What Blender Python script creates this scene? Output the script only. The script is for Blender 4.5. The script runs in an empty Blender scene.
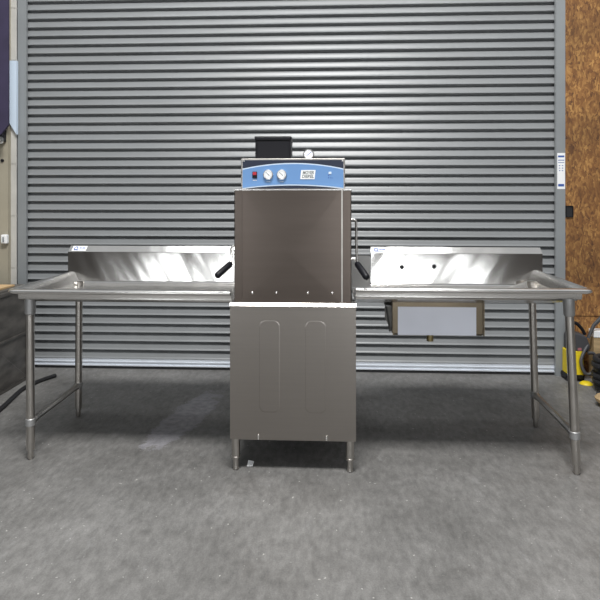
import bpy, bmesh, math, random
from mathutils import Vector, Matrix
random.seed(7)
S = bpy.context.scene
COL = S.collection
# ---------------------------------------------------------------- camera
YAW = math.radians(2.8); CH = 1.33; F = 575.0; HY = 198.0
cs, sn = math.cos(YAW), math.sin(YAW)
cd = bpy.data.cameras.new('camera'); cam = bpy.data.objects.new('camera', cd); COL.objects.link(cam)
cam.location = (0, 0, CH); cam.rotation_euler = (math.pi/2, 0, YAW)
cd.sensor_width = 36; cd.lens = F*36/600; cd.shift_y = -(300-HY)/600
S.camera = cam
S.view_settings.view_transform = 'Standard'; S.view_settings.look = 'None'
S.view_settings.gamma = 1; S.view_settings.use_curve_mapping = False
S.view_settings.exposure = 0.12
# ---------------------------------------------------------------- world and lights
w = bpy.data.worlds.new('world'); S.world = w; w.use_nodes = True
bg = w.node_tree.nodes['Background']; bg.inputs[1].default_value = 1.0
_t = w.node_tree.nodes.new('ShaderNodeTexCoord'); _s = w.node_tree.nodes.new('ShaderNodeSeparateXYZ'); _r = w.node_tree.nodes.new('ShaderNodeValToRGB')
w.node_tree.links.new(_t.outputs['Generated'], _s.inputs[0]); w.node_tree.links.new(_s.outputs[2], _r.inputs[0]); w.node_tree.links.new(_r.outputs[0], bg.inputs[0])
for _p, _v in ((0.0, 0.10), (0.6, 0.16), (0.95, 0.55)):      # dim hall, brightened overhead to whiten the steel rims
    _e = _r.color_ramp.elements[0] if _p == 0 else (_r.color_ramp.elements[1] if _p > 0.9 else _r.color_ramp.elements.new(_p))
    _e.position = _p; _e.color = (_v*0.95, _v*0.98, _v, 1)
def area(name, loc, rot, sx, sy, power, color=(1, 1, 1)):
    l = bpy.data.lights.new(name, 'AREA'); l.shape = 'RECTANGLE'; l.size = sx; l.size_y = sy
    l.energy = power; l.color = color
    o = bpy.data.objects.new(name, l); COL.objects.link(o); o.location = loc; o.rotation_euler = rot
    return o
area('skylight', (-0.1, 0.9, 5.6), (math.radians(14), 0, 0), 2.0, 0.8, 350, (1, 0.99, 0.97))
for lx in (-1.55, 0.98):      # two added lights overhead that whiten the backsplash returns
    area('added_return_light', (lx, 3.8, 4.75), (0, 0, 0), 0.8, 0.3, 8, (0.97, 0.99, 1.0))
FY = -3.6      # the wall behind the camera: four added light panels, streaking the backsplashes
OPEN = [(-3.3, -2.75, 28), (-2.05, -1.75, 17), (0.85, 1.65, 52), (2.4, 2.62, 11)]
OH = 2.5
for x0, x1, pw in OPEN:
    area('added_light_panel', ((x0+x1)/2, FY+0.06, OH/2+0.02), (math.radians(90), 0, 0), x1-x0, OH, pw, (0.95, 0.98, 1.0))

# ---------------------------------------------------------------- pixel -> point helpers (measurement of the photo)
def ax(px, Y):
    k = (px-300)/F
    return Y*(k*cs-sn)/(cs+k*sn)
def az(py, X, Y):
    return CH-(py-HY)*(-X*sn+Y*cs)/F
# ---------------------------------------------------------------- materials
def mat(name, col, rough=0.5, metal=0.0, var=0.0, scale=8.0, stretch=(1, 1, 1), bump=0.0, bscale=None, bdist=0.01, aniso=0.0, col2=None, spec=None, rvar=0.0, rot=0.0):
    m = bpy.data.materials.new(name); m.use_nodes = True
    nt = m.node_tree; N = nt.nodes; L = nt.links
    b = N['Principled BSDF']
    b.inputs['Base Color'].default_value = (*col, 1); b.inputs['Roughness'].default_value = rough
    b.inputs['Metallic'].default_value = metal
    if spec is not None: b.inputs['Specular IOR Level'].default_value = spec
    if aniso: b.inputs['Anisotropic'].default_value = aniso
    tc = N.new('ShaderNodeTexCoord'); mp = N.new('ShaderNodeMapping'); mp.inputs['Scale'].default_value = stretch; mp.inputs['Rotation'].default_value = (0, rot, 0)
    if rot: mp.vector_type = 'TEXTURE'; mp.inputs['Scale'].default_value = tuple(1/q for q in stretch)
    L.new(tc.outputs['Object'], mp.inputs[0])
    n = N.new('ShaderNodeTexNoise'); n.inputs['Scale'].default_value = scale; n.inputs['Detail'].default_value = 5
    L.new(mp.outputs[0], n.inputs['Vector'])
    if var or col2:
        r = N.new('ShaderNodeValToRGB')
        r.color_ramp.elements[0].position = 0.35; r.color_ramp.elements[1].position = 0.65
        c2 = col2 or tuple(min(1, c*(1+var)) for c in col); c1 = col if col2 else tuple(c*(1-var) for c in col)
        r.color_ramp.elements[0].color = (*c1, 1); r.color_ramp.elements[1].color = (*c2, 1)
        L.new(n.outputs['Fac'], r.inputs[0]); L.new(r.outputs[0], b.inputs['Base Color'])
    if rvar:
        mr = N.new('ShaderNodeMapRange'); mr.inputs[3].default_value = rough-rvar; mr.inputs[4].default_value = rough+rvar
        L.new(n.outputs['Fac'], mr.inputs[0]); L.new(mr.outputs[0], b.inputs['Roughness'])
    if bump:
        n2 = N.new('ShaderNodeTexNoise'); n2.inputs['Scale'].default_value = bscale or scale; n2.inputs['Detail'].default_value = 2 if (bscale or 9) < 8 else 4
        L.new(mp.outputs[0], n2.inputs['Vector'])
        bp = N.new('ShaderNodeBump'); bp.inputs['Strength'].default_value = bump; bp.inputs['Distance'].default_value = bdist
        L.new(n2.outputs['Fac'], bp.inputs['Height']); L.new(bp.outputs[0], b.inputs['Normal'])
    return m
M = {}
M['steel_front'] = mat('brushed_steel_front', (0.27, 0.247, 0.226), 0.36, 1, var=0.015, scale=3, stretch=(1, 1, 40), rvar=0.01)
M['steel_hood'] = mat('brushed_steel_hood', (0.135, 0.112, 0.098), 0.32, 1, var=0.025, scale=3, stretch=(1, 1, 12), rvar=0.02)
M['steel_table'] = mat('table_steel', (0.84, 0.825, 0.80), 0.24, 1, var=0.05, scale=4, stretch=(1, 10, 10), rvar=0.04, bump=0.12, bscale=3.5, bdist=0.01)
for _n, _r in (('steel_splash', -0.55), ('steel_splash_right', 0.6)):
    M[_n] = mat(_n, (0.68, 0.665, 0.645), 0.15, 1, stretch=(2.0, 1, 0.45), bump=0.55, bscale=2.0, bdist=0.018, rot=_r)
M['steel_tube'] = mat('tube_steel', (0.50, 0.475, 0.445), 0.28, 1, var=0.08, scale=20)
M['steel_bright'] = mat('bright_steel', (0.80, 0.79, 0.77), 0.25, 1)
M['steel_collar'] = mat('cast_collar', (0.42, 0.42, 0.42), 0.5, 0.8)
M['steel_sink'] = mat('sink_steel', (0.17, 0.14, 0.10), 0.35, 1, var=0.1, scale=6)
M['steel_dark'] = mat('dull_grey_steel', (0.20, 0.20, 0.20), 0.5, 0.7)
M['film'] = mat('protective_film', (0.82, 0.85, 0.95), 0.5, var=0.03, scale=5)
M['brass'] = mat('brass', (0.30, 0.24, 0.12), 0.45, 0.7)
M['navy'] = mat('navy_panel', (0.012, 0.018, 0.04), 0.4)
M['blue'] = mat('blue_panel', (0.13, 0.27, 0.53), 0.45)
M['pale'] = mat('pale_edge', (0.58, 0.68, 0.80), 0.5)
M['white'] = mat('white_print', (0.85, 0.86, 0.87), 0.5)
M['greytext'] = mat('grey_print', (0.22, 0.24, 0.24), 0.6)
M['bluetext'] = mat('blue_print', (0.04, 0.10, 0.35), 0.6)
M['black'] = mat('black_plastic', (0.010, 0.010, 0.013), 0.38, spec=0.25)
M['rubber'] = mat('black_rubber', (0.012, 0.012, 0.014), 0.6)
M['red'] = mat('red_rocker', (0.45, 0.02, 0.04), 0.35)
M['slat'] = mat('painted_slat', (0.228, 0.238, 0.246), 0.36, 0.0, var=0.04, scale=2, stretch=(1, 1, 6), spec=0.6)
M['rail'] = mat('painted_rail', (0.235, 0.25, 0.26), 0.5, 0.0, var=0.06, scale=3)
M['bar'] = mat('aluminium_bar', (0.74, 0.78, 0.84), 0.4, 0.4)
M['block'] = mat('painted_block', (0.5, 0.49, 0.46), 0.8, var=0.08, scale=6, bump=0.4, bscale=60, bdist=0.004)
M['beige'] = mat('beige_wall', (0.34, 0.31, 0.24), 0.75, var=0.06, scale=4)
M['purple'] = mat('purple_fabric', (0.035, 0.028, 0.065), 0.8, var=0.1)
M['crate'] = mat('worn_dark_steel', (0.105, 0.098, 0.09), 0.42, 0.3, var=0.4, scale=5, stretch=(1, 1, 3))
M['card'] = mat('cardboard', (0.55, 0.38, 0.20), 0.8, var=0.1)
M['yellow'] = mat('yellow_plastic', (0.78, 0.60, 0.02), 0.45, var=0.06)
M['greyplastic'] = mat('grey_plastic', (0.055, 0.055, 0.06), 0.5)
M['frontwall'] = mat('dark_brown_wall', (0.10, 0.088, 0.08), 0.8, var=0.1)
M['lumber'] = mat('pine_board', (0.42, 0.30, 0.16), 0.75, var=0.15, scale=12, stretch=(1, 6, 6))
# oriented strand board
def osb():
    m = bpy.data.materials.new('strand_board'); m.use_nodes = True; nt = m.node_tree; N = nt.nodes; L = nt.links
    b = N['Principled BSDF']; b.inputs['Roughness'].default_value = 0.7
    tc = N.new('ShaderNodeTexCoord')
    v = N.new('ShaderNodeTexVoronoi'); v.inputs['Scale'].default_value = 52
    mp = N.new('ShaderNodeMapping'); mp.inputs['Scale'].default_value = (1.6, 1, 0.8)
    L.new(tc.outputs['Object'], mp.inputs[0])
    n = N.new('ShaderNodeTexNoise'); n.inputs['Scale'].default_value = 14; n.inputs['Detail'].default_value = 6
    L.new(mp.outputs[0], n.inputs['Vector'])
    mx = N.new('ShaderNodeMix'); mx.data_type = 'VECTOR'; mx.inputs[0].default_value = 0.12
    L.new(mp.outputs[0], mx.inputs[4]); L.new(n.outputs['Color'], mx.inputs[5]); L.new(mx.outputs[1], v.inputs['Vector'])
    bw = N.new('ShaderNodeRGBToBW'); L.new(v.outputs['Color'], bw.inputs[0])
    ad = N.new('ShaderNodeMath'); ad.operation = 'ADD'; L.new(bw.outputs[0], ad.inputs[0]); L.new(n.outputs['Fac'], ad.inputs[1])
    ml = N.new('ShaderNodeMath'); ml.operation = 'MULTIPLY'; ml.inputs[1].default_value = 0.5; L.new(ad.outputs[0], ml.inputs[0])
    r = N.new('ShaderNodeValToRGB'); e = r.color_ramp.elements
    e[0].position = 0.2; e[0].color = (0.075, 0.03, 0.012, 1); e[1].position = 0.75; e[1].color = (0.42, 0.225, 0.07, 1)
    k = e.new(0.45); k.color = (0.20, 0.088, 0.026, 1)
    k = e.new(0.58); k.color = (0.27, 0.13, 0.04, 1)
    L.new(ml.outputs[0], r.inputs[0])
    # large darker areas of the board
    n3 = N.new('ShaderNodeTexNoise'); n3.inputs['Scale'].default_value = 2.2; L.new(tc.outputs['Object'], n3.inputs['Vector'])
    mr = N.new('ShaderNodeMapRange'); mr.inputs[1].default_value = 0.3; mr.inputs[2].default_value = 0.7; mr.inputs[3].default_value = 0.7; mr.inputs[4].default_value = 1.2
    L.new(n3.outputs['Fac'], mr.inputs[0])
    mm = N.new('ShaderNodeVectorMath'); mm.operation = 'SCALE'; L.new(r.outputs[0], mm.inputs[0]); L.new(mr.outputs[0], mm.inputs['Scale'])
    L.new(mm.outputs[0], b.inputs['Base Color'])
    return m
M['osb'] = osb()
# concrete floor with scuffs, stains, paint specks and one scraped patch
def concrete():
    m = bpy.data.materials.new('concrete_floor'); m.use_nodes = True; nt = m.node_tree; N = nt.nodes; L = nt.links
    b = N['Principled BSDF']
    tc = N.new('ShaderNodeTexCoord')
    def noise(sc, det=5, rough=0.6, st=(1, 1, 1), loc=(0, 0, 0)):
        mp = N.new('ShaderNodeMapping'); mp.inputs['Scale'].default_value = st; mp.inputs['Location'].default_value = loc
        L.new(tc.outputs['Object'], mp.inputs[0])
        n = N.new('ShaderNodeTexNoise'); n.inputs['Scale'].default_value = sc; n.inputs['Detail'].default_value = det; n.inputs['Roughness'].default_value = rough
        L.new(mp.outputs[0], n.inputs['Vector']); return n.outputs['Fac']
    def ramp(f, p0, p1, c0, c1):
        r = N.new('ShaderNodeValToRGB'); r.color_ramp.elements[0].position = p0; r.color_ramp.elements[1].position = p1
        r.color_ramp.elements[0].color = (*c0, 1); r.color_ramp.elements[1].color = (*c1, 1); L.new(f, r.inputs[0]); return r.outputs[0]
    def mix(fac, a, c, mode='MIX'):
        x = N.new('ShaderNodeMix'); x.data_type = 'RGBA'; x.blend_type = mode
        if hasattr(fac, 'is_linked'): L.new(fac, x.inputs[0])
        else: x.inputs[0].default_value = fac
        for s, v in ((6, a), (7, c)):
            if hasattr(v, 'is_linked'): L.new(v, x.inputs[s])
            else: x.inputs[s].default_value = (*v, 1)
        return x.outputs[2]
    base = ramp(noise(1.6, 8, 0.65), 0.35, 0.68, (0.135, 0.132, 0.127), (0.225, 0.221, 0.215))
    fine = ramp(noise(26, 6, 0.7, (1.3, 0.55, 1)), 0.35, 0.68, (0.74, 0.74, 0.74), (1.22, 1.22, 1.22))
    c = mix(1.0, base, fine, 'MULTIPLY')
    grain = ramp(noise(160, 2), 0.3, 0.7, (0.86,)*3, (1.12,)*3); c = mix(1.0, c, grain, 'MULTIPLY')
    scuff = ramp(noise(5, 9, 0.75, (1.6, 0.7, 1), (3, 1, 0)), 0.60, 0.70, (0,)*3, (0.45,)*3); c = mix(scuff, c, (0.33, 0.33, 0.33))
    dark = ramp(noise(3.1, 6, 0.6, (1, 1, 1), (7, 2, 0)), 0.62, 0.74, (0,)*3, (0.5,)*3); c = mix(dark, c, (0.075, 0.07, 0.066))
    speck = ramp(noise(48, 2, 0.5, (1, 1, 1), (1, 5, 0)), 0.715, 0.74, (0,)*3, (0.6,)*3); c = mix(speck, c, (0.62, 0.61, 0.58))
    # scraped greyish violet patch left of the dishwasher
    sep = N.new('ShaderNodeSeparateXYZ'); L.new(tc.outputs['Object'], sep.inputs[0])
    def math_(op, a, bb=0.0, clamp=False):
        x = N.new('ShaderNodeMath'); x.operation = op; x.use_clamp = clamp
        for s, v in ((0, a), (1, bb)):
            if hasattr(v, 'is_linked'): L.new(v, x.inputs[s])
            else: x.inputs[s].default_value = v
        return x.outputs[0]
    cx, cy, ang = -0.86, 3.46, math.radians(79)
    dx = math_('SUBTRACT', sep.outputs[0], cx); dy = math_('SUBTRACT', sep.outputs[1], cy)
    u = math_('ADD', math_('MULTIPLY', dx, math.cos(ang)), math_('MULTIPLY', dy, math.sin(ang)))
    v = math_('SUBTRACT', math_('MULTIPLY', dy, math.cos(ang)), math_('MULTIPLY', dx, math.sin(ang)))
    d = math_('ADD', math_('POWER', math_('ABSOLUTE', math_('DIVIDE', u, 0.50)), 2.0), math_('POWER', math_('ABSOLUTE', math_('DIVIDE', v, 0.12)), 2.0))
    d = math_('ADD', d, math_('MULTIPLY', math_('SUBTRACT', noise(11, 8, 0.8), 0.5), 3.6))
    pm = ramp(d, 0.80, 1.0, (0.9,)*3, (0,)*3)
    c = mix(pm, c, ramp(noise(22, 5), 0.3, 0.7, (0.19, 0.185, 0.20), (0.36, 0.355, 0.38)))
    L.new(c, b.inputs['Base Color'])
    rr = ramp(noise(4, 6), 0.3, 0.7, (0.42,)*3, (0.62,)*3); L.new(rr, b.inputs['Roughness'])
    bp = N.new('ShaderNodeBump'); bp.inputs['Strength'].default_value = 0.25; bp.inputs['Distance'].default_value = 0.004
    L.new(noise(40, 6), bp.inputs['Height']); L.new(bp.outputs[0], b.inputs['Normal'])
    return m
M['concrete'] = concrete()

# ---------------------------------------------------------------- mesh helpers
def obj(name, bm, m, parent=None, smooth=False, bevel=0, angle=35):
    me = bpy.data.meshes.new(name)
    bmesh.ops.remove_doubles(bm, verts=bm.verts, dist=1e-6)
    bmesh.ops.recalc_face_normals(bm, faces=bm.faces); bm.to_mesh(me); bm.free()
    for mm in (m if isinstance(m, (list, tuple)) else [m]): me.materials.append(mm)
    if smooth:
        for p in me.polygons: p.use_smooth = True
        try: me.set_sharp_from_angle(angle=math.radians(angle))
        except Exception: pass
    o = bpy.data.objects.new(name, me); COL.objects.link(o)
    if parent:
        o.parent = parent
        off = Vector((0, 0, 0)); p = parent
        while p: off += p.location; p = p.parent
        o.location = -off + o.location
    if bevel:
        b = o.modifiers.new('bevel', 'BEVEL'); b.width = bevel; b.segments = 2; b.limit_method = 'ANGLE'; b.angle_limit = math.radians(40)
    return o
def tag(o, label, cat, group=None):
    o['label'] = label; o['category'] = cat
    if group: o['group'] = group
    return o
def thing(name, label, cat, loc=(0, 0, 0), group=None):
    o = bpy.data.objects.new(name, None); COL.objects.link(o); o.location = loc; o.empty_display_size = 0.1
    return tag(o, label, cat, group)
def struct(o): o['kind'] = 'structure'; return o
def box(bm, x0, x1, y0, y1, z0, z1):
    vs = [bm.verts.new(p) for p in ((x0, y0, z0), (x1, y0, z0), (x1, y1, z0), (x0, y1, z0), (x0, y0, z1), (x1, y0, z1), (x1, y1, z1), (x0, y1, z1))]
    for f in ((0, 1, 2, 3), (4, 5, 6, 7), (0, 1, 5, 4), (1, 2, 6, 5), (2, 3, 7, 6), (3, 0, 4, 7)): bm.faces.new([vs[i] for i in f])
def B(*a):
    bm = bmesh.new()
    for q in (a if isinstance(a[0], (tuple, list)) else [a]): box(bm, *q)
    return bm
def ring(bm, c, d, r, n, up=None):
    d = d.normalized(); up = up or (Vector((0, 0, 1)) if abs(d.z) < 0.9 else Vector((1, 0, 0)))
    a = d.cross(up).normalized(); b = d.cross(a).normalized()
    return [bm.verts.new(c+(a*math.cos(t)+b*math.sin(t))*r) for t in (2*math.pi*i/n for i in range(n))]
def tube(bm, pts, r, n=14, cap=True):
    pts = [Vector(p) for p in pts]; rs = r if isinstance(r, (list, tuple)) else [r]*len(pts)
    prev = None; first = None
    for i, p in enumerate(pts):
        d = (pts[min(i+1, len(pts)-1)]-pts[max(i-1, 0)])
        if d.length < 1e-7: d = Vector((0, 0, 1))
        rg = ring(bm, p, d, rs[i], n)
        if prev:
            # align to avoid twisting
            k = min(range(n), key=lambda s: (rg[s].co-prev[0].co).length)
            rg = rg[k:]+rg[:k]
            if (rg[1].co-prev[1].co).length > (rg[-1].co-prev[1].co).length: rg = [rg[0]]+rg[1:][::-1]
            for j in range(n): bm.faces.new((prev[j], prev[(j+1) % n], rg[(j+1) % n], rg[j]))
        else: first = rg
        prev = rg
    if cap: bm.faces.new(first); bm.faces.new(prev)
    return bm
def T(pts, r, n=14): return tube(bmesh.new(), pts, r, n)
def spline(pts, k=8):
    pts = [Vector(p) for p in pts]; P = [pts[0]]+pts+[pts[-1]]; out = []
    for i in range(1, len(P)-2):
        for j in range(k):
            t = j/k; a, b, c, d = P[i-1], P[i], P[i+1], P[i+2]
            out.append(0.5*((2*b)+(c-a)*t+(2*a-5*b+4*c-d)*t*t+(3*b-a-3*c+d)*t**3))
    return out+[pts[-1]]
def poly_y(bm, pts, y0, y1):
    """outline in x,z extruded from y0 (front) to y1"""
    f = [bm.verts.new((x, y0, z)) for x, z in pts]; b = [bm.verts.new((x, y1, z)) for x, z in pts]; n = len(pts)
    bm.faces.new(f); bm.faces.new(b)
    for i in range(n): bm.faces.new((f[i], f[(i+1) % n], b[(i+1) % n], b[i]))
    return bm
def extr_x(bm, prof, x0, x1, closed=False):
    a = [bm.verts.new((x0, y, z)) for y, z in prof]; b = [bm.verts.new((x1, y, z)) for y, z in prof]; n = len(prof)
    for i in range(n if closed else n-1): bm.faces.new((a[i], a[(i+1) % n], b[(i+1) % n], b[i]))
    if closed: bm.faces.new(a); bm.faces.new(b)
    return bm
def disc(c, r, t, n=28): return T([(c[0], c[1], c[2]), (c[0], c[1]-t, c[2])], r, n)
def letters(name, body, size, loc, m, parent, width=None, shear=0):
    cu = bpy.data.curves.new(name, 'FONT'); cu.body = body; cu.size = size; cu.align_x = 'CENTER'; cu.align_y = 'CENTER'
    cu.extrude = 0.0004; cu.shear = shear; cu.offset = size*0.035
    t = bpy.data.objects.new(name, cu); COL.objects.link(t); bpy.context.view_layer.update()
    me = bpy.data.meshes.new_from_object(t.evaluated_get(bpy.context.evaluated_depsgraph_get()))
    bpy.data.objects.remove(t)
    wv = max(v.co.x for v in me.vertices)-min(v.co.x for v in me.vertices)
    sx = width/wv if width else 1
    for v in me.vertices: x, y, z = v.co; v.co = (loc[0]+x*sx, loc[1]-z, loc[2]+y)
    bm = bmesh.new(); bm.from_mesh(me); bpy.data.meshes.remove(me)
    return obj(name, bm, m, parent)

# ================================================================ THE SETTING
bm = B(-7, 6, -7, 6.0, -0.2, 0.0)
struct(obj('floor', bm, M['concrete']))
YD = 4.42
# roll-up door
PZ = 0.0682; L0 = 1.988
xl, xr = ax(22, YD), ax(560, YD)
zbot = L0-28*PZ
prof = [(YD+0.03, zbot-0.001)]
nsl = 50
for k in range(nsl):
    z = zbot+k*PZ
    prof += [(YD+0.028, z-0.001), (YD-0.004, z-0.003), (YD-0.009, z-0.001), (YD-0.010, z+0.002), (YD-0.007, z+0.005), (YD-0.001, z+0.008), (YD+0.002, z+0.016), (YD+0.007, z+0.034), (YD+0.014, z+0.050), (YD+0.028, z+0.061)]
bm = bmesh.new(); extr_x(bm, prof, xl, xr)
door = struct(obj('door_1', bm, M['slat'], smooth=True, angle=50))
bm = B((xl, xr, YD-0.006, YD+0.02, 0.022, zbot-0.002), (xl, xr, YD-0.018, YD-0.006, 0.022, 0.030), (xl, xr, YD-0.014, YD-0.006, 0.050, 0.056))
obj('bottom_bar', bm, M['bar'], door)
obj('rubber_seal', B(xl, xr, YD-0.012, YD+0.03, 0.001, 0.022), M['rubber'], door)
for i, (p0, p1) in enumerate(((16.5, 26.2), (555.5, 565.3))):
    yr = YD-0.035; x0, x1 = ax(p0, yr), ax(p1, yr)
    g = obj('guide_rail', B((x0, x1, yr, yr+0.008, 0, 4.7), (x0, x0+0.006, yr, yr+0.025, 0, 4.7), (x1-0.006, x1, yr, yr+0.025, 0, 4.7)), M['rail'], door, bevel=0.002)
    if i:
        xa, xb = ax(557.2, yr), ax(565, yr); zt = az(153, xa, yr); zb = az(189, xa, yr)
        st = obj('warning_sticker', B(xa, xb, yr-0.001, yr, zb, zt), M['white'], g)
        bm = bmesh.new(); cw = (xa+xb)/2; hw = (xb-xa)/2
        for f0, f1, a in ((0.07, 0.12, 0.8), (0.19, 0.21, 0.8), (0.26, 0.275, 0.8), (0.86, 0.93, 0.75)):
            box(bm, cw-hw*a, cw+hw*a, yr-0.0016, yr-0.001, zt-(zt-zb)*f1, zt-(zt-zb)*f0)
        for q in range(3):
            for s in (-0.4, 0.35): box(bm, cw+hw*s-0.005, cw+hw*s+0.005, yr-0.0016, yr-0.001, zt-(zt-zb)*(0.36+q*0.07), zt-(zt-zb)*(0.34+q*0.07))
        obj('printed_marks', bm, M['bluetext'], st)
xrw = ax(565.3, YD-0.035); xlw = ax(16.5, YD-0.05)
# wall right of the door: strand board sheets on plates
YW = YD-0.03
bm = B((xrw, 6, YW, YW+0.1, az(316, xrw, YW)+0.003, 4.7), (xrw, 6, YW+0.004, YW+0.1, 0, az(316, xrw, YW)-0.003))
struct(obj('wall_right', bm, M['osb']))
# wall left of the door: painted blocks, recessed
YL = YD-0.05
bm = bmesh.new(); zz = az(268, xlw, YL); zs = [0]
h = (az(216, xlw, YL)-zz)
z = zz-2*h
z0 = 0
while z0 < 4.7:
    z1 = z if z > 0.02 else z+h
    while z1 <= z0+0.01: z1 += h
    box(bm, -2.75, xlw, YL, YL+0.15, z0+0.003, min(z1, 4.7)-0.003); z0 = z1
box(bm, -2.75, xlw, YL+0.006, YL+0.15, 0, 4.7)
struct(obj('wall_back', bm, M['block']))
xb = ax(8, 4.33)
struct(obj('trim_1', B(-2.75, xb, 4.33, 4.40, 0, 4.7), M['beige']))
struct(obj('wall_left', B(-7, -2.75, 4.33, 4.6, 0, 4.7), M['beige']))
# wall behind the camera with four tall openings for the added light panels
bm = bmesh.new(); xs = -7
for x0, x1, _ in OPEN:
    box(bm, xs, x0, FY-0.2, FY, 0, 4.7); box(bm, x0, x1, FY-0.2, FY, OH+0.03, 4.7); xs = x1
box(bm, xs, 6, FY-0.2, FY, 0, 4.7)
struct(obj('wall_front', bm, M['frontwall']))

# ================================================================ DISHWASHER
YP = 2.775
x0, x1 = ax(230, YP), ax(356, YP)
XC = (x0+x1)/2
zpb, zpt = az(440.5, XC, YP), az(306.5, XC, YP)
DW = thing('dishwasher', 'tall stainless steel hood-type dishwasher with blue control panel between the two dish tables', 'dishwasher', (XC, YP+0.33, 0))
YB = 3.42
# cabinet body behind the panel
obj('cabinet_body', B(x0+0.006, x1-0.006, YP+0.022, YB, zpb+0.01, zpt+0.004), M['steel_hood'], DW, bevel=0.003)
# removable front panel with two pressed slots
bm = B(x0, x1, YP, YP+0.02, zpb, zpt)
def slot(bm, cx, hw, za, zb, y):
    def out(s):
        pts = []; r = hw*0.62
        for qx, qz, a0 in ((cx+hw-r, zb-r, 0), (cx-hw+r, zb-r, 90), (cx-hw+r, za+r, 180), (cx+hw-r, za+r, 270)):
            for k in range(6):
                a = math.radians(a0+k*18); pts.append((qx+(r-s)*math.cos(a), qz+(r-s)*math.sin(a)))
        return pts
    A = [bm.verts.new((x, y, z)) for x, z in out(0)]; C_ = [bm.verts.new((x, y-0.0010, z)) for x, z in out(0.005)]; n = len(A)
    for i in range(n): bm.faces.new((A[i], A[(i+1) % n], C_[(i+1) % n], C_[i]))
    bm.faces.new(C_)
for pa, pb in ((259, 280), (305, 326)):
    a, b = ax(pa, YP), ax(pb, YP); slot(bm, (a+b)/2, (b-a)/2, az(413, XC, YP), az(320.5, XC, YP), YP-0.0002)
obj('front_panel', bm, M['steel_front'], DW)
bm = bmesh.new(); extr_x(bm, [(YP-0.006, zpt), (YP-0.007, zpt+0.002), (YP+0.004, zpt+0.016), (YP+0.05, zpt+0.018), (YP+0.05, zpt)], x0-0.001, x1+0.001, True)
obj('top_ledge', bm, M['steel_tube'], DW)
for px in (258.5, 326.5):
    X = ax(px, YP); obj('clip', B(X-0.004, X+0.004, YP-0.006, YP, zpb+0.004, zpb+0.028), M['steel_bright'], DW, bevel=0.001)
# legs
for px, yy in ((236, YP+0.03), (350, YP+0.03), (236, YB-0.05), (350, YB-0.05)):
    X = ax(px, YP+0.03)
    lg = obj('leg', T([(X, yy, 0.060), (X, yy, 0.066), (X, yy, 0.068), (X, yy, zpb+0.012)], [0.0235, 0.0235, 0.0205, 0.0205], 20), M['steel_tube'], DW, smooth=True)
    obj('foot', T([(X, yy, 0), (X, yy, 0.004), (X, yy, 0.012), (X, yy, 0.064)], [0.012, 0.015, 0.0135, 0.0135], 20), M['steel_tube'], lg, smooth=True)
# drain pipe and pan hidden in the dark below the cabinet
obj('drain_pan', B(x0+0.1, x1-0.1, YP+0.2, YB-0.05, zpb-0.03, zpb+0.012), M['steel_dark'], DW)
obj('drain_pipe', T(spline([(XC-0.06, YP+0.42, zpb), (XC-0.06, YP+0.42, 0.06), (XC-0.02, YP+0.5, 0.03), (XC+0.1, YP+0.62, 0.03)], 6), 0.02, 12), M['rubber'], DW, smooth=True)
# hood
YH = YP+0.018
zh0, zh1 = zpt+0.014, az(190.3, XC, YH)
hx0, hx1 = ax(242.5, YH), ax(341.5, YH); gx0, gx1 = ax(234, YH), ax(351.5, YH)
bm = bmesh.new()
c4 = [(hx0, zh0), (hx1, zh0), (hx1, zh1), (hx0, zh1)]
cz = az(256, XC, YH)
V4 = [bm.verts.new((x, YH, z)) for x, z in c4]; vc = bm.verts.new(((hx0+hx1)/2, YH-0.0028, cz))
for i in range(4): bm.faces.new((V4[i], V4[(i+1) % 4], vc))
Vb = [bm.verts.new((x, YB-0.02, z)) for x, z in c4]
for i in range(4): bm.faces.new((V4[i], V4[(i+1) % 4], Vb[(i+1) % 4], Vb[i]))
bm.faces.new(Vb)
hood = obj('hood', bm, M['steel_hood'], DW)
for a, b, s in ((gx0, hx0-0.003, 1), (hx1+0.003, gx1, -1)):
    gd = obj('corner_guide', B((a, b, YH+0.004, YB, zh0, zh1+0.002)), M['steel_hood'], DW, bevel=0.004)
    e = b if s == 1 else a
    obj('bright_seam', B(e-0.003 if s == 1 else e-0.004, e+0.004 if s == 1 else e+0.003, YH-0.002, YH+0.006, zh0, zh1), M['steel_tube'] if s == -1 else M['steel_hood'], gd)
obj('hood_top_trim', B(gx0-0.001, gx1+0.001, YH-0.003, YH+0.02, zh1-0.001, zh1+0.005), M['steel_bright'], DW, bevel=0.001)
for px in (252.3, 276.3, 307.8, 332.3):
    X = ax(px, YH); Z = az(292.8, X, YH); r = 0.0062
    obj('rivet', T([(X, YH+0.001, Z), (X, YH-0.002, Z), (X, YH-0.0038, Z), (X, YH-0.0045, Z)], [r, r, r*0.7, r*0.2], 14), M['steel_bright'], DW, smooth=True, angle=60)
# console
YC = YP+0.05
qx0, qx1 = ax(241, YC), ax(345, YC); zc0, zc1 = zh1+0.004, az(158.3, XC, YC)
obj('console_housing', B(qx0, qx1, YC, YC+0.26, zc0, zc1), M['steel_tube'], DW, bevel=0.003)
px0, px1 = ax(242.6, YC), ax(343.6, YC); pz0, pz1 = az(188.6, XC, YC), az(160, XC, YC)
cp = obj('control_panel', B(px0, px1, YC-0.003, YC, pz0, pz1), M['navy'], DW, bevel=0.001)
def band(inset, name, m, y):
    n = 24; top = []; bot = []
    for i in range(n+1):
        t = i/n; q = 4*t*(1-t)
        x = px0+0.0006+(px1-px0-0.0012)*t
        pt = 168.6-5.6*q; pb = 188.9-3.4*q
        top.append((x, az(pt, XC, YC)-inset)); bot.append((x, az(pb, XC, YC)+inset))
    bm = bmesh.new(); poly_y(bm, top+bot[::-1], y, y+0.001)
    return obj(name, bm, m, cp)
band(0, 'pale_border', M['pale'], YC-0.0040)
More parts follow.
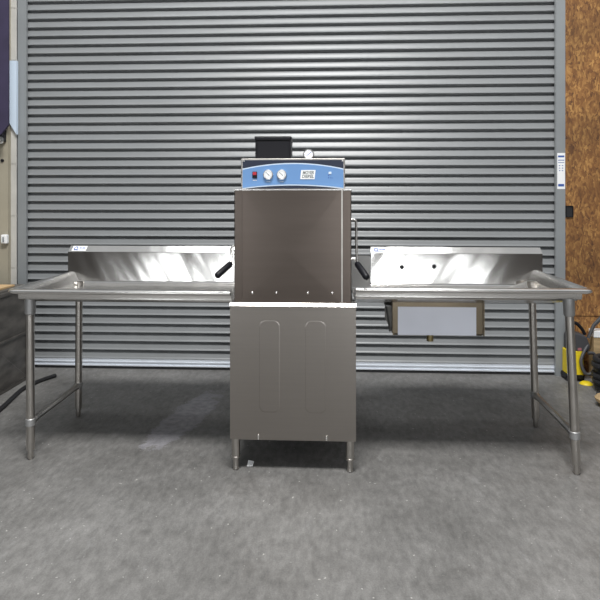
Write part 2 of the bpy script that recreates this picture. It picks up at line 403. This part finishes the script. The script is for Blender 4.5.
band(0.0055, 'blue_band', M['blue'], YC-0.0050)
YG = YC-0.005
def pt(px, py, y=YG): X = ax(px, y); return X, az(py, X, y)
X, Z = pt(254.8, 175)
sw = obj('power_switch', B(X-0.012, X+0.012, YG-0.005, YG, Z-0.016, Z+0.017), M['black'], DW, bevel=0.002)
obj('rocker', B(X-0.009, X+0.009, YG-0.009, YG-0.005, Z-0.001, Z+0.014), M['red'], sw, bevel=0.001)
bm = B((X-0.010, X+0.010, YG-0.0004, YG, Z-0.027, Z-0.024))
obj('switch_caption', bm, M['white'], cp)
for px in (268.2, 281.7):
    X, Z = pt(px, 174.6)
    g = obj('pressure_gauge', T([(X, YG, Z), (X, YG-0.008, Z), (X, YG-0.011, Z)], [0.0245, 0.0245, 0.0215], 32), M['steel_bright'], DW, smooth=True)
    obj('dial', disc((X, YG-0.011, Z), 0.0205, 0.0006), M['white'], g)
    bm = bmesh.new()
    for k in range(15):
        a = math.radians(-45+k*270/14); c, s = math.cos(a), math.sin(a); r0, r1 = 0.0145, 0.0185
        v = [bm.verts.new((X+c*r+s*o, YG-0.0119, Z+s*r-c*o)) for r, o in ((r0, -0.0007), (r1, -0.0007), (r1, 0.0007), (r0, 0.0007))]; bm.faces.new(v)
    obj('tick_marks', bm, M['greytext'], g)
    bm = bmesh.new(); v = [bm.verts.new((X+dx, YG-0.0122, Z+dz)) for dx, dz in ((-0.010, 0.012), (-0.011, 0.010), (0.006, -0.007), (0.008, -0.004))]; bm.faces.new(v)
    obj('needle', bm, M['greytext'], g)
    obj('gauge_caption', B((X-0.010, X+0.010, YG-0.0004, YG, Z-0.036, Z-0.0335)), M['pale'], cp)
# badge
Xa, Za = pt(300.2, 179.2); Xb, Zb = pt(315.6, 170)
bm = bmesh.new(); sk = 0.005
poly_y(bm, [(Xa, Za), (Xb-sk, Za), (Xb, Zb), (Xa+sk, Zb)], YG-0.0015, YG)
bd = obj('badge', bm, M['white'], DW)
hb = Zb-Za
letters('lettering', 'MOYER', hb*0.46, ((Xa+Xb)/2+0.001, YG-0.0017, Za+hb*0.70), M['greytext'], bd, width=(Xb-Xa)*0.74, shear=0.2)
letters('lettering', 'DIEBEL', hb*0.46, ((Xa+Xb)/2-0.001, YG-0.0017, Za+hb*0.29), M['greytext'], bd, width=(Xb-Xa)*0.78, shear=0.2)
X, Z = pt(330, 173)
il = obj('indicator_light', B(X-0.007, X+0.007, YG-0.002, YG, Z-0.006, Z+0.006), M['pale'], DW, bevel=0.001)
bm = B((X-0.009, X-0.004, YG-0.0006, YG, Z-0.014, Z-0.008), (X-0.009, X-0.005, YG-0.0006, YG, Z-0.026, Z-0.020), (X+0.002, X+0.006, YG-0.0006, YG, Z-0.026, Z-0.021), (X+0.010, X+0.014, YG-0.0006, YG, Z-0.026, Z-0.023))
obj('panel_marks', bm, M['bluetext'], cp)
for px in (243.8, 342.6):
    X, Z = pt(px, 160.8); obj('screw', disc((X, YC-0.003, Z), 0.0035, 0.002, 12), M['steel_bright'], cp)
# black junction box on the roof
YJ = 2.93
jx0, jx1 = ax(255.3, YJ), ax(290.8, YJ); jz = az(136, XC, YJ)
jb = obj('junction_box', B((jx0, jx1, YJ, YJ+0.14, zc1-0.002, jz-0.022), (jx0+0.004, jx0+0.010, YJ-0.004, YJ, zc1, jz-0.03), (jx1-0.010, jx1-0.004, YJ-0.004, YJ, zc1, jz-0.03)), M['black'], DW, bevel=0.003)
obj('box_lid', B(jx0-0.004, jx1+0.004, YJ-0.006, YJ+0.146, jz-0.022, jz), M['black'], jb, bevel=0.006)
# pressure gauge standing on the roof
YT = 2.93; X = ax(308.7, YT); Z = az(154.8, X, YT)
g = obj('steam_gauge', T([(X, YT, Z), (X, YT-0.018, Z), (X, YT-0.022, Z)], [0.028, 0.028, 0.025], 32), M['steel_dark'], DW, smooth=True)
obj('dial', disc((X, YT-0.022, Z), 0.0225, 0.0008), M['white'], g)
bm = bmesh.new(); v = [bm.verts.new((X+dx, YT-0.0232, Z+dz)) for dx, dz in ((0.011, 0.013), (0.013, 0.011), (-0.010, -0.009), (-0.012, -0.007))]; bm.faces.new(v)
obj('needle', bm, M['bluetext'], g)
bm = bmesh.new()
for k in range(13):
    a = math.radians(-45+k*270/12); c, s = math.cos(a), math.sin(a)
    v = [bm.verts.new((X+c*r+s*o, YT-0.0231, Z+s*r-c*o)) for r, o in ((0.017, -0.001), (0.0205, -0.001), (0.0205, 0.001), (0.017, 0.001))]; bm.faces.new(v)
obj('tick_marks', bm, M['bluetext'], g)
obj('gauge_stem', T([(X, YT+0.01, zc1-0.01), (X, YT+0.01, Z)], 0.008, 12), M['brass'], g, smooth=True)
# lift handles on both sides
def hp(px, py, y): X = ax(px, y); return (X, y, az(py, X, y))
YHn = 2.90
rod = obj('handle', T(spline([(gx1-0.004, YHn, hp(352, 219.5, YHn)[2]), hp(354.6, 219.8, YHn), hp(356, 223, YHn), hp(356.3, 245, YHn-0.03), hp(357.3, 263.5, YHn-0.06)], 6), 0.0062, 12), M['steel_bright'], DW, smooth=True)
def grip(p, q, par):
    p = Vector(p); q = Vector(q); d = (q-p)
    obj('grip', T([p, p+d*0.03, p+d*0.1, p+d*0.9, p+d*0.97, q], [0.008, 0.0135, 0.0155, 0.0165, 0.013, 0.006], 16), M['black'], par, smooth=True, angle=60)
grip(hp(356.8, 263, YHn-0.06), hp(367.5, 278.5, YHn-0.16), rod)
obj('pivot', T([(gx1-0.01, YHn-0.035, hp(353, 258, YHn)[2]), (gx1+0.035, YHn-0.035, hp(353, 258, YHn)[2])], 0.0055, 12), M['steel_bright'], rod, smooth=True)
rod = obj('handle', T(spline([(gx0+0.004, YHn, hp(233, 244, YHn)[2]), hp(231.2, 247.5, YHn-0.01), hp(231.4, 256, YHn-0.03), hp(230.4, 264.5, YHn-0.06)], 6), 0.0062, 12), M['steel_bright'], DW, smooth=True)
grip(hp(231, 263.5, YHn-0.06), hp(216.3, 276.5, YHn-0.16), rod)
obj('pivot', T([(gx0+0.01, YHn-0.035, hp(233, 250, YHn)[2]), (gx0-0.02, YHn-0.035, hp(233, 250, YHn)[2])], 0.0055, 12), M['steel_bright'], rod, smooth=True)
ZF = 0.799
# plate beside the hood, in line with the right backsplash
YS = 3.50
obj('side_plate', B(gx1-0.02, ax(371, YS)-0.012, YB-0.006, YB, ZF+0.004, az(255.5, 0.2, YB)), M['steel_dark'], DW)

# ================================================================ DISH TABLES
ZRS = {-1: 0.875, 1: 0.901}; ZFS = {-1: 0.802, 1: 0.799}; ZAP = {-1: 0.815, 1: 0.842}          # top of the rolled rim

def table(side, xin, xout, yf, yb, label, sx0, sx1, lean):
    s = side        # -1: outer end at the left, +1: at the right
    root = thing('dish_table', label, 'table', ((xin+xout)/2, (yf+yb)/2, 0), None)
    R_ = 0.0125
    ZR = ZRS[s]; ZF = ZFS[s]; ZA = ZAP[s]
    prof = [(-0.075, ZF), (-0.060, ZF+0.002), (-0.050, ZF+0.010), (-0.030, ZR-0.018)]
    if s > 0: prof = [(-0.17, ZF), (-0.155, ZF+0.003), (-0.050, ZF+0.036), (-0.030, ZR-0.018)]
    for k in range(9):
        a = math.radians(150-k*26); prof.append((-0.004+0.019*math.cos(a), ZR-R_+R_*math.sin(a)))
    prof += [(-0.004, ZR-0.026), (-0.028, ZR-0.024), (-0.030, ZR-0.028), (-0.030, ZA+0.007), (-0.036, ZA), (-0.048, ZA+0.002)]
    bm = bmesh.new(); rows = []
    for o, z in prof:
        rr = 0.03+o*0.6
        pts = [(xin, yf-o, z)]
        # rounded outer corner
        cx_, cy_ = xout-s*0.035, yf+0.035
        rad = 0.035+o
        if rad < 0.004: pts += [(xout+s*o, yf-o, z)]*7
        else:
            for k in range(7):
                a = math.radians(90*k/6); pts.append((cx_+s*rad*math.sin(a), cy_-rad*math.cos(a), z))
        pts.append((xout+s*o, yb, z))
        rows.append([bm.verts.new(p) for p in pts])
    for i in range(len(rows)-1):
        for j in range(len(rows[0])-1):
            q = [rows[i][j], rows[i][j+1], rows[i+1][j+1], rows[i+1][j]]
            try: bm.faces.new(q)
            except ValueError: pass
    o0 = prof[0][0]
    P = [(xin, yf-o0, ZF), (xout+s*o0, yf-o0, ZF), (xout+s*o0, yb, ZF), (xin, yb, ZF)]
    if s > 0:   # opening for the sink bowl
        a0, a1, b0, b1 = SK
        ov = [bm.verts.new(p) for p in P]; iv = [bm.verts.new((x, y, ZF-0.003)) for x, y in ((a0, b0), (a1, b0), (a1, b1), (a0, b1))]
        for i in range(4): bm.faces.new((ov[i], ov[(i+1) % 4], iv[(i+1) % 4], iv[i]))
    else:
        bm.faces.new([bm.verts.new(p) for p in P])
    bmesh.ops.remove_doubles(bm, verts=bm.verts, dist=1e-5)
    bmesh.ops.dissolve_degenerate(bm, edges=bm.edges, dist=1e-5)
    obj('tabletop', bm, M['steel_table'], root, smooth=True, angle=40)
    # backsplash with sloped top return
    e = 0.012
    pr = [(yb-0.014, ZF+0.001), (yb-0.008, ZF+0.003), (yb-0.003, ZF+0.008), (yb-0.0005, ZF+0.016), (yb, SPZ-0.003), (yb+0.001, SPZ), (yb+0.042, SPZ+0.034), (yb+0.046, SPZ+0.034), (yb+0.048, SPZ+0.030), (yb+0.048, SPZ-0.02)]
    bm = bmesh.new(); extr_x(bm, pr, sx0, sx1)
    for X in (sx0, sx1):     # end plates
        v = [bm.verts.new((X, y, z)) for y, z in pr[3:]+[(yb+0.048, ZF+0.03)]]; bm.faces.new(v)
    obj('backsplash', bm, M['steel_splash' if s < 0 else 'steel_splash_right'], root, smooth=True, angle=30)
    # legs under the outer end
    lf, lb = LEGS[side]
    feet = []
    for (X, Y, tx) in (lf, lb):
        top = Vector((tx, Y, ZA+0.006)); bot = Vector((X, Y, 0.05)); d = (bot-top)
        lg = obj('leg', T([top, bot], 0.0205, 24), M['steel_tube'], root, smooth=True)
        obj('gusset', T([top+Vector((0, 0, 0.0)), top+d*0.10, top+d*0.108], [0.027, 0.026, 0.0215], 24), M['steel_collar'] if Y == lf[1] else M['steel_tube'], lg, smooth=True)
        b0 = bot+Vector((0, 0, 0.01)); fo = bot+d.normalized()*0.05; fo.z = 0
        obj('foot', T([b0, bot-Vector((0, 0, 0.012)), Vector((fo.x, Y, 0.012)), Vector((fo.x, Y, 0))], [0.0130, 0.0130, 0.0155, 0.010], 20), M['steel_tube'], lg, smooth=True)
        c = top+d*((top.z-ZST)/(top.z-bot.z)); feet.append(c)
        obj('collar', T([c-d.normalized()*0.019, c-d.normalized()*0.016, c+d.normalized()*0.016, c+d.normalized()*0.019], [0.022, 0.0245, 0.0245, 0.022], 24), M['steel_collar'], lg, smooth=True)
    a, b = feet; dd = (b-a).normalized()
    obj('stretcher', T([a+dd*0.015, a+dd*0.045, a+dd*0.05, b-dd*0.05, b-dd*0.045, b-dd*0.015], [0.019, 0.019, 0.0155, 0.0155, 0.019, 0.019], 18), M['steel_tube'], root, smooth=True)
    return root
SPZ = az(252, ax(150, YS), YS)
ZST = 0.190
yfl, yfr = 2.80, 2.78
LX = ax(8.6, yfl); RX = ax(592.0, yfr)
SK = (ax(392, 2.98), ax(484, 2.98)-0.0, 2.97, 3.36)
LEGS = {-1: ((ax(30.6, 2.86), 2.86, ax(30.2, 2.86)), (ax(78.5, 3.43), 3.43, ax(79.2, 3.43))),
        1: ((ax(576.2, 2.83), 2.83, ax(568.5, 2.83)), (ax(535.5, 3.40), 3.40, ax(531.5, 3.40)))}
tl = table(-1, x0-0.003, LX, yfl, YS, 'long stainless steel dish table with a plain pan, left of the dishwasher', ax(68, YS), gx0-0.03, 0)
tr = table(1, x1+0.003, RX, yfr, YS, 'long stainless steel dish table with an undermounted sink, right of the dishwasher', ax(371, YS), ax(542.6, YS), 0)
# stickers on the two splash returns
def slope_sticker(pxa, pxb, par):
    xa, xb = ax(pxa, YS+0.02), ax(pxb, YS+0.02)
    def q(t, lift): return (YS+0.001+0.041*t-0.6*lift, SPZ+0.034*t+0.8*lift)
    bm = bmesh.new(); y0, z0 = q(0.12, 0.001); y1, z1 = q(0.92, 0.001)
    bm.faces.new([bm.verts.new(p) for p in ((xa, y0, z0), (xb, y0, z0), (xb, y1, z1), (xa, y1, z1))])
    st = obj('sticker', bm, M['white'], par)
    bm = bmesh.new(); cxs = xa+(xb-xa)*0.26; yc, zc = q(0.52, 0.0016); yu, zu = q(0.8, 0.0016)
    dy, dz = (0.041, 0.034); n = 20; outer = []; inner = []
    for k in range(n):
        a = 2*math.pi*k/n
        for r, L_ in ((0.30, outer), (0.17, inner)): L_.append(bm.verts.new((cxs+0.05*r*math.cos(a)*0.9, yc+dy*r*math.sin(a), zc+dz*r*math.sin(a))))
    for k in range(n): bm.faces.new((outer[k], outer[(k+1) % n], inner[(k+1) % n], inner[k]))
    for t0, t1, f0, f1 in ((0.5, 0.66, 0.48, 0.66), (0.5, 0.66, 0.69, 0.92), (0.22, 0.29, 0.15, 0.85)):
        (ya, za), (yb_, zb_) = q(t0, 0.0016), q(t1, 0.0016); X0 = xa+(xb-xa)*f0; X1 = xa+(xb-xa)*f1
        bm.faces.new([bm.verts.new(p) for p in ((X0, ya, za), (X1, ya, za), (X1, yb_, zb_), (X0, yb_, zb_))])
    obj('printed_mark', bm, M['bluetext'], st)
slope_sticker(72.5, 86.5, tl); slope_sticker(372.5, 386.5, tr)
# tap holes in the right splash
for px, py in ((401.8, 267), (434.2, 266.5)):
    X = ax(px, YS); Z = az(py, X, YS)
    h = obj('tap_hole', T([(X, YS-0.0015, Z), (X, YS-0.003, Z)], 0.0145, 24), M['steel_dark'], tr)
    obj('hole_plug', T([(X, YS-0.003, Z), (X, YS-0.0035, Z)], 0.0105, 24), M['black'], h)
# sink bowl
a0, a1, b0, b1 = SK; zs = az(336, (a0+a1)/2, b0)
bm = bmesh.new()
def bowl_ring(i, z): return [bm.verts.new(p) for p in ((a0+i, b0+i, z), (a1-i, b0+i, z), (a1-i, b1-i, z), (a0+i, b1-i, z))]
rgs = [bowl_ring(0.0, ZF-0.003), bowl_ring(0.0, zs+0.012), bowl_ring(0.012, zs)]
inn = [bowl_ring(0.003, ZF-0.003), bowl_ring(0.004, zs+0.015), bowl_ring(0.016, zs+0.004)]
for G in (rgs, inn):
    for i in range(2):
        for j in range(4): bm.faces.new((G[i][j], G[i][(j+1) % 4], G[i+1][(j+1) % 4], G[i+1][j]))
    bm.faces.new(G[2])
    if G is inn:
        for f in bm.faces:
            if all(v in sum(inn, []) for v in f.verts): f.material_index = 1
for j in range(4): bm.faces.new((rgs[0][j], rgs[0][(j+1) % 4], inn[0][(j+1) % 4], inn[0][j]))
sink = obj('sink_bowl', bm, [M['steel_sink'], M['steel_splash']], tr)
fx0, fx1 = ax(397.8, b0), ax(476.2, b0)
obj('protective_film', B(fx0, fx1, b0-0.0015, b0-0.0004, zs+0.004, az(307, (a0+a1)/2, b0)), M['film'], sink)
for fa in (a0+0.002, a1-0.008): obj('seam_flange', B(fa, fa+0.006, b0-0.010, b0, zs+0.004, ZF-0.004), M['steel_sink'], sink)
X = ax(430, b0+0.12)
obj('drain', T([(X, b0+0.12, zs+0.004), (X, b0+0.12, zs-0.012), (X, b0+0.12, zs-0.013), (X, b0+0.12, zs-0.055)], [0.026, 0.026, 0.018, 0.018], 20), M['brass'], sink, smooth=True)
obj('side_bracket', B((a0-0.03, a0-0.001, b0+0.05, b0+0.40, ZF-0.035, ZF-0.028)), M['steel_dark'], sink)
obj('side_brace', T([(a0-0.022, b0+0.12, ZF-0.03), (a0-0.006, b0+0.05, zs+0.01)], 0.005, 10), M['steel_dark'], sink)

# ================================================================ THINGS AROUND
# dark steel crate at the left edge with a cardboard sheet on it
bm = B((-3.1, -2.20, 3.2, 4.10, 0.03, 0.70), (-3.11, -2.193, 3.19, 4.11, 0.655, 0.685), (-3.11, -2.193, 3.19, 4.11, 0.34, 0.36), (-3.1, -3.0, 3.2, 4.1, 0, 0.03), (-2.3, -2.2, 3.2, 4.1, 0, 0.03))
tag(obj('steel_crate', bm, M['crate'], bevel=0.006), 'dark worn steel crate at the left edge beside the dish table', 'crate')
bm = B(-2.95, ax(7, 3.9), 3.5, 4.0, 0.701, 0.712)
tag(obj('cardboard_sheet', bm, M['card']), 'tan cardboard sheet lying on the dark steel crate', 'cardboard')
pts = [(-2.0, 3.05, 0.014), (-2.04, 3.48, 0.014), (-2.10, 3.84, 0.014), (-2.08, 4.02, 0.014), (-2.02, 4.17, 0.014)]
tag(obj('rubber_hose', T(spline(pts, 8), 0.014, 12), M['rubber'], smooth=True), 'black hose lying on the floor along the dark crate', 'hose')
# fixtures on the left wall
X = ax(3.5, 4.32)
wf = thing('wall_lamp', 'small black and silver lamp on the beige wall under the purple banner', 'lamp', (X, 4.32, az(140, X, 4.32)))
z = az(134, X, 4.32)
obj('bracket', B(X-0.035, X+0.02, 4.28, 4.328, z-0.06, z+0.03), M['black'], wf, bevel=0.006)
z2 = az(141.5, X, 4.25)
obj('lamp_head', T([(X-0.05, 4.26, z2-0.02), (X+0.02, 4.24, z2+0.01), (X+0.035, 4.235, z2+0.016)], [0.022, 0.03, 0.02], 18), M['steel_bright'], wf, smooth=True)
z3 = az(160.5, X, 4.32)
tag(obj('wall_bolt', disc((ax(2.6, 4.329), 4.3295, z3), 0.012, 0.01, 16), M['black']), 'small round black bolt on the beige wall below the lamp', 'bolt')
z = az(239, X, 4.32)
so = thing('wall_switch', 'small white switch box on the beige wall at the left edge', 'switch', (X, 4.329, z))
Xs = ax(4.0, 4.30)
obj('box', B(Xs-0.024, Xs+0.024, 4.295, 4.3295, z-0.035, z+0.035), M['white'], so, bevel=0.008)
obj('toggle', B(Xs-0.005, Xs+0.004, 4.285, 4.295, z-0.020, z+0.018), M['rail'], so, bevel=0.002)
# purple banner
YBn = 4.27; bx0, bx1 = ax(-30, YBn), ax(8, YBn); zb0 = az(136, bx0, YBn); zb1 = az(124.0, bx1, YBn)
bm = bmesh.new(); xm = ax(1, YBn)
poly_y(bm, [(bx0, az(150, bx0, YBn)), (xm, az(134, xm, YBn)), (bx1, az(125, bx1, YBn)), (bx1, 4.33), (bx0, 4.33)], YBn, YBn+0.02)
tag(obj('banner', bm, M['purple']), 'dark purple banner with a slanting lower edge at the upper left', 'banner')
# window light on the block wall, modelled as a pale panel
bm = bmesh.new(); yq = YL-0.03
q = [(ax(8.2, yq), az(121, -2, yq)), (ax(16.3, yq), az(134, -2, yq)), (ax(16.3, yq), az(60, -2, yq)), (ax(8.2, yq), az(60, -2, yq))]
poly_y(bm, q, yq, yq+0.028)
tag(obj('window_light_panel', bm, M['pale']), 'pale bluish panel standing for window light, with a slanting lower edge high on the block wall', 'panel')
# black box on the strand board
X = ax(569, YW); z = az(211.5, X, YW)
eb = thing('outlet_box', 'small square black outlet box on the strand board wall beside the door rail', 'outlet', (X, YW, z))
hw = 0.027
obj('box_frame', B((X-hw, X-hw+0.005, YW-0.012, YW-0.0005, z-0.043, z+0.043), (X+hw-0.005, X+hw, YW-0.012, YW-0.0005, z-0.043, z+0.043), (X-hw, X+hw, YW-0.012, YW-0.0005, z+0.038, z+0.043), (X-hw, X+hw, YW-0.012, YW-0.0005, z-0.043, z-0.038)), M['black'], eb)
obj('cover_plate', B(X-hw+0.005, X+hw-0.005, YW-0.006, YW-0.0005, z-0.038, z+0.038), M['rubber'], eb)
# yellow shop vacuum
YV = 4.32; X = ax(572.2, YV)
vc_ = thing('shop_vacuum', 'yellow and black shop vacuum behind the right table leg', 'vacuum', (X, YV, 0))
def lathe(c, prof, n=28):
    bm = bmesh.new(); tube(bm, [(c[0], c[1], z) for r, z in prof], [r for r, z in prof], n); return bm
zt = az(349, X, YV)
obj('tank', B((X-0.052, X+0.052, YV-0.06, YV+0.05, 0.045, zt), (X-0.056, X-0.048, YV-0.064, YV-0.05, 0.045, zt), (X+0.047, X+0.055, YV-0.064, YV-0.05, 0.045, zt)), M['yellow'], vc_, bevel=0.012)
b_ = obj('wheel_base', B((X-0.065, X+0.065, YV-0.065, YV+0.055, 0.012, 0.05)), M['black'], vc_, bevel=0.01)
for dx in (-0.05, 0.05):
    for dy in (-0.045, 0.035): obj('caster', T([(X+dx-0.01, YV+dy, 0.016), (X+dx+0.01, YV+dy, 0.016)], 0.016, 14), M['black'], b_, smooth=True)
bm = bmesh.new(); tube(bm, [(X+0.05, YV-0.115, 0.001), (X+0.05, YV-0.115, 0.006), (X+0.05, YV-0.115, 0.018)], [0.045, 0.043, 0.025], 24)
obj('hose_adapter', bm, M['yellow'], vc_, smooth=True)
zm = az(333, X, YV)
xq0, xq1 = X-0.045, ax(586, YV)
bm = bmesh.new()
poly_y(bm, [(xq0, zt), (xq1-0.01, zt-0.01), (xq1+0.01, zt+0.03), (xq1-0.015, zm-0.02), (xq1-0.04, zm), (xq0+0.03, zm+0.02), (xq0, zm-0.01)], YV-0.06, YV+0.05)
mh = obj('motor_head', bm, M['greyplastic'], vc_, bevel=0.012)
xe = ax(580, YV-0.07)
obj('emblem', B(xe-0.012, xe+0.014, YV-0.0625, YV-0.060, zt+0.004, zt+0.024), mat('dull_pink_print', (0.35, 0.13, 0.14), 0.6), mh)
h0 = hp(577, 333, YV); 
obj('carry_handle', T(spline([(X-0.04, YV, zm), (X-0.03, YV, zm+0.05), (X+0.02, YV, zm+0.075), (X+0.07, YV, zm+0.03), (X+0.09, YV, zm-0.01)], 6), 0.012, 12), M['black'], mh, smooth=True)
# wand leaning right
obj('wand', T([hp(588, 338, YV-0.02), hp(594, 325, YV-0.02), hp(603, 316, YV-0.02)], [0.012, 0.013, 0.016], 14), M['greyplastic'], vc_, smooth=True)
obj('hose', T(spline([hp(588, 345, YV-0.05), hp(584, 352, YV-0.07), hp(581, 362, YV-0.09), hp(585, 373, YV-0.11), hp(592, 373, YV-0.12), hp(596, 363, YV-0.11), hp(594, 354, YV-0.1), hp(588, 353, YV-0.1)], 8), 0.012, 12), M['greyplastic'], vc_, smooth=True)
# coil of black hose against the right wall
cx_, cy_ = 2.05, 4.03
bm = bmesh.new(); pts = []
for k in range(6*28):
    a = 2*math.pi*k/28; t = k/28
    pts.append((cx_+(0.21-0.012*math.sin(t*2.3))*math.cos(a), cy_+(0.17+0.01*math.cos(t*3))*math.sin(a), 0.022+0.036*t))
pts += [(cx_+0.12, cy_-0.22, 0.16), (cx_-0.02, cy_-0.23, 0.02), (cx_-0.16, cy_-0.17, 0.02), (cx_-0.26, cy_-0.10, 0.02)]
tube(bm, spline(pts, 2), 0.02, 10)
tag(obj('coiled_hose', bm, M['rubber'], smooth=True), 'coil of thick black hose on the floor beside the yellow vacuum', 'hose')
# boards stacked along the right wall
xs0 = ax(592, 4.33)
z0_, z1_ = az(337.5, xs0, 4.30), az(331, xs0, 4.30)
tag(obj('white_board', B(xs0, xs0+1.2, 4.295, 4.385, z0_, z1_), M['white'], bevel=0.003), 'white painted board resting on the pine block at the right edge', 'board')
tag(obj('pine_block', B(xs0+0.0, xs0+1.15, 4.30, 4.385, 0.0, z0_-0.001), M['lumber'], bevel=0.003), 'tall pine block standing against the wall under the white board', 'block')
# tan block at the right edge
xe = ax(596.5, 3.72); ze = 0
bm = bmesh.new()
tube(bm, [(xe+0.10, 3.75, 0.0), (xe+0.10, 3.75, 0.03), (xe+0.10, 3.75, 0.035), (xe+0.10, 3.75, 0.055), (xe+0.10, 3.75, 0.065)], [0.06, 0.06, 0.085, 0.09, 0.08], 28)
tag(obj('wooden_disc', bm, M['lumber'], smooth=True), 'low tan wooden disc on the floor at the right edge', 'disc')
# scrap of white paper by the dishwasher leg
Xp = ax(251, 2.86)
bm = bmesh.new()
vv = [bm.verts.new(p) for p in ((Xp-0.016, 2.83, 0.001), (Xp+0.012, 2.835, 0.001), (Xp+0.015, 2.86, 0.010), (Xp-0.014, 2.86, 0.016))]; bm.faces.new(vv)
r = bmesh.ops.extrude_face_region(bm, geom=bm.faces[:]); bmesh.ops.translate(bm, verts=[v for v in r['geom'] if isinstance(v, bmesh.types.BMVert)], vec=(0, 0, 0.004))
tag(obj('paper_scrap', bm, M['white']), 'small crumpled white paper scrap on the floor under the dishwasher', 'paper')
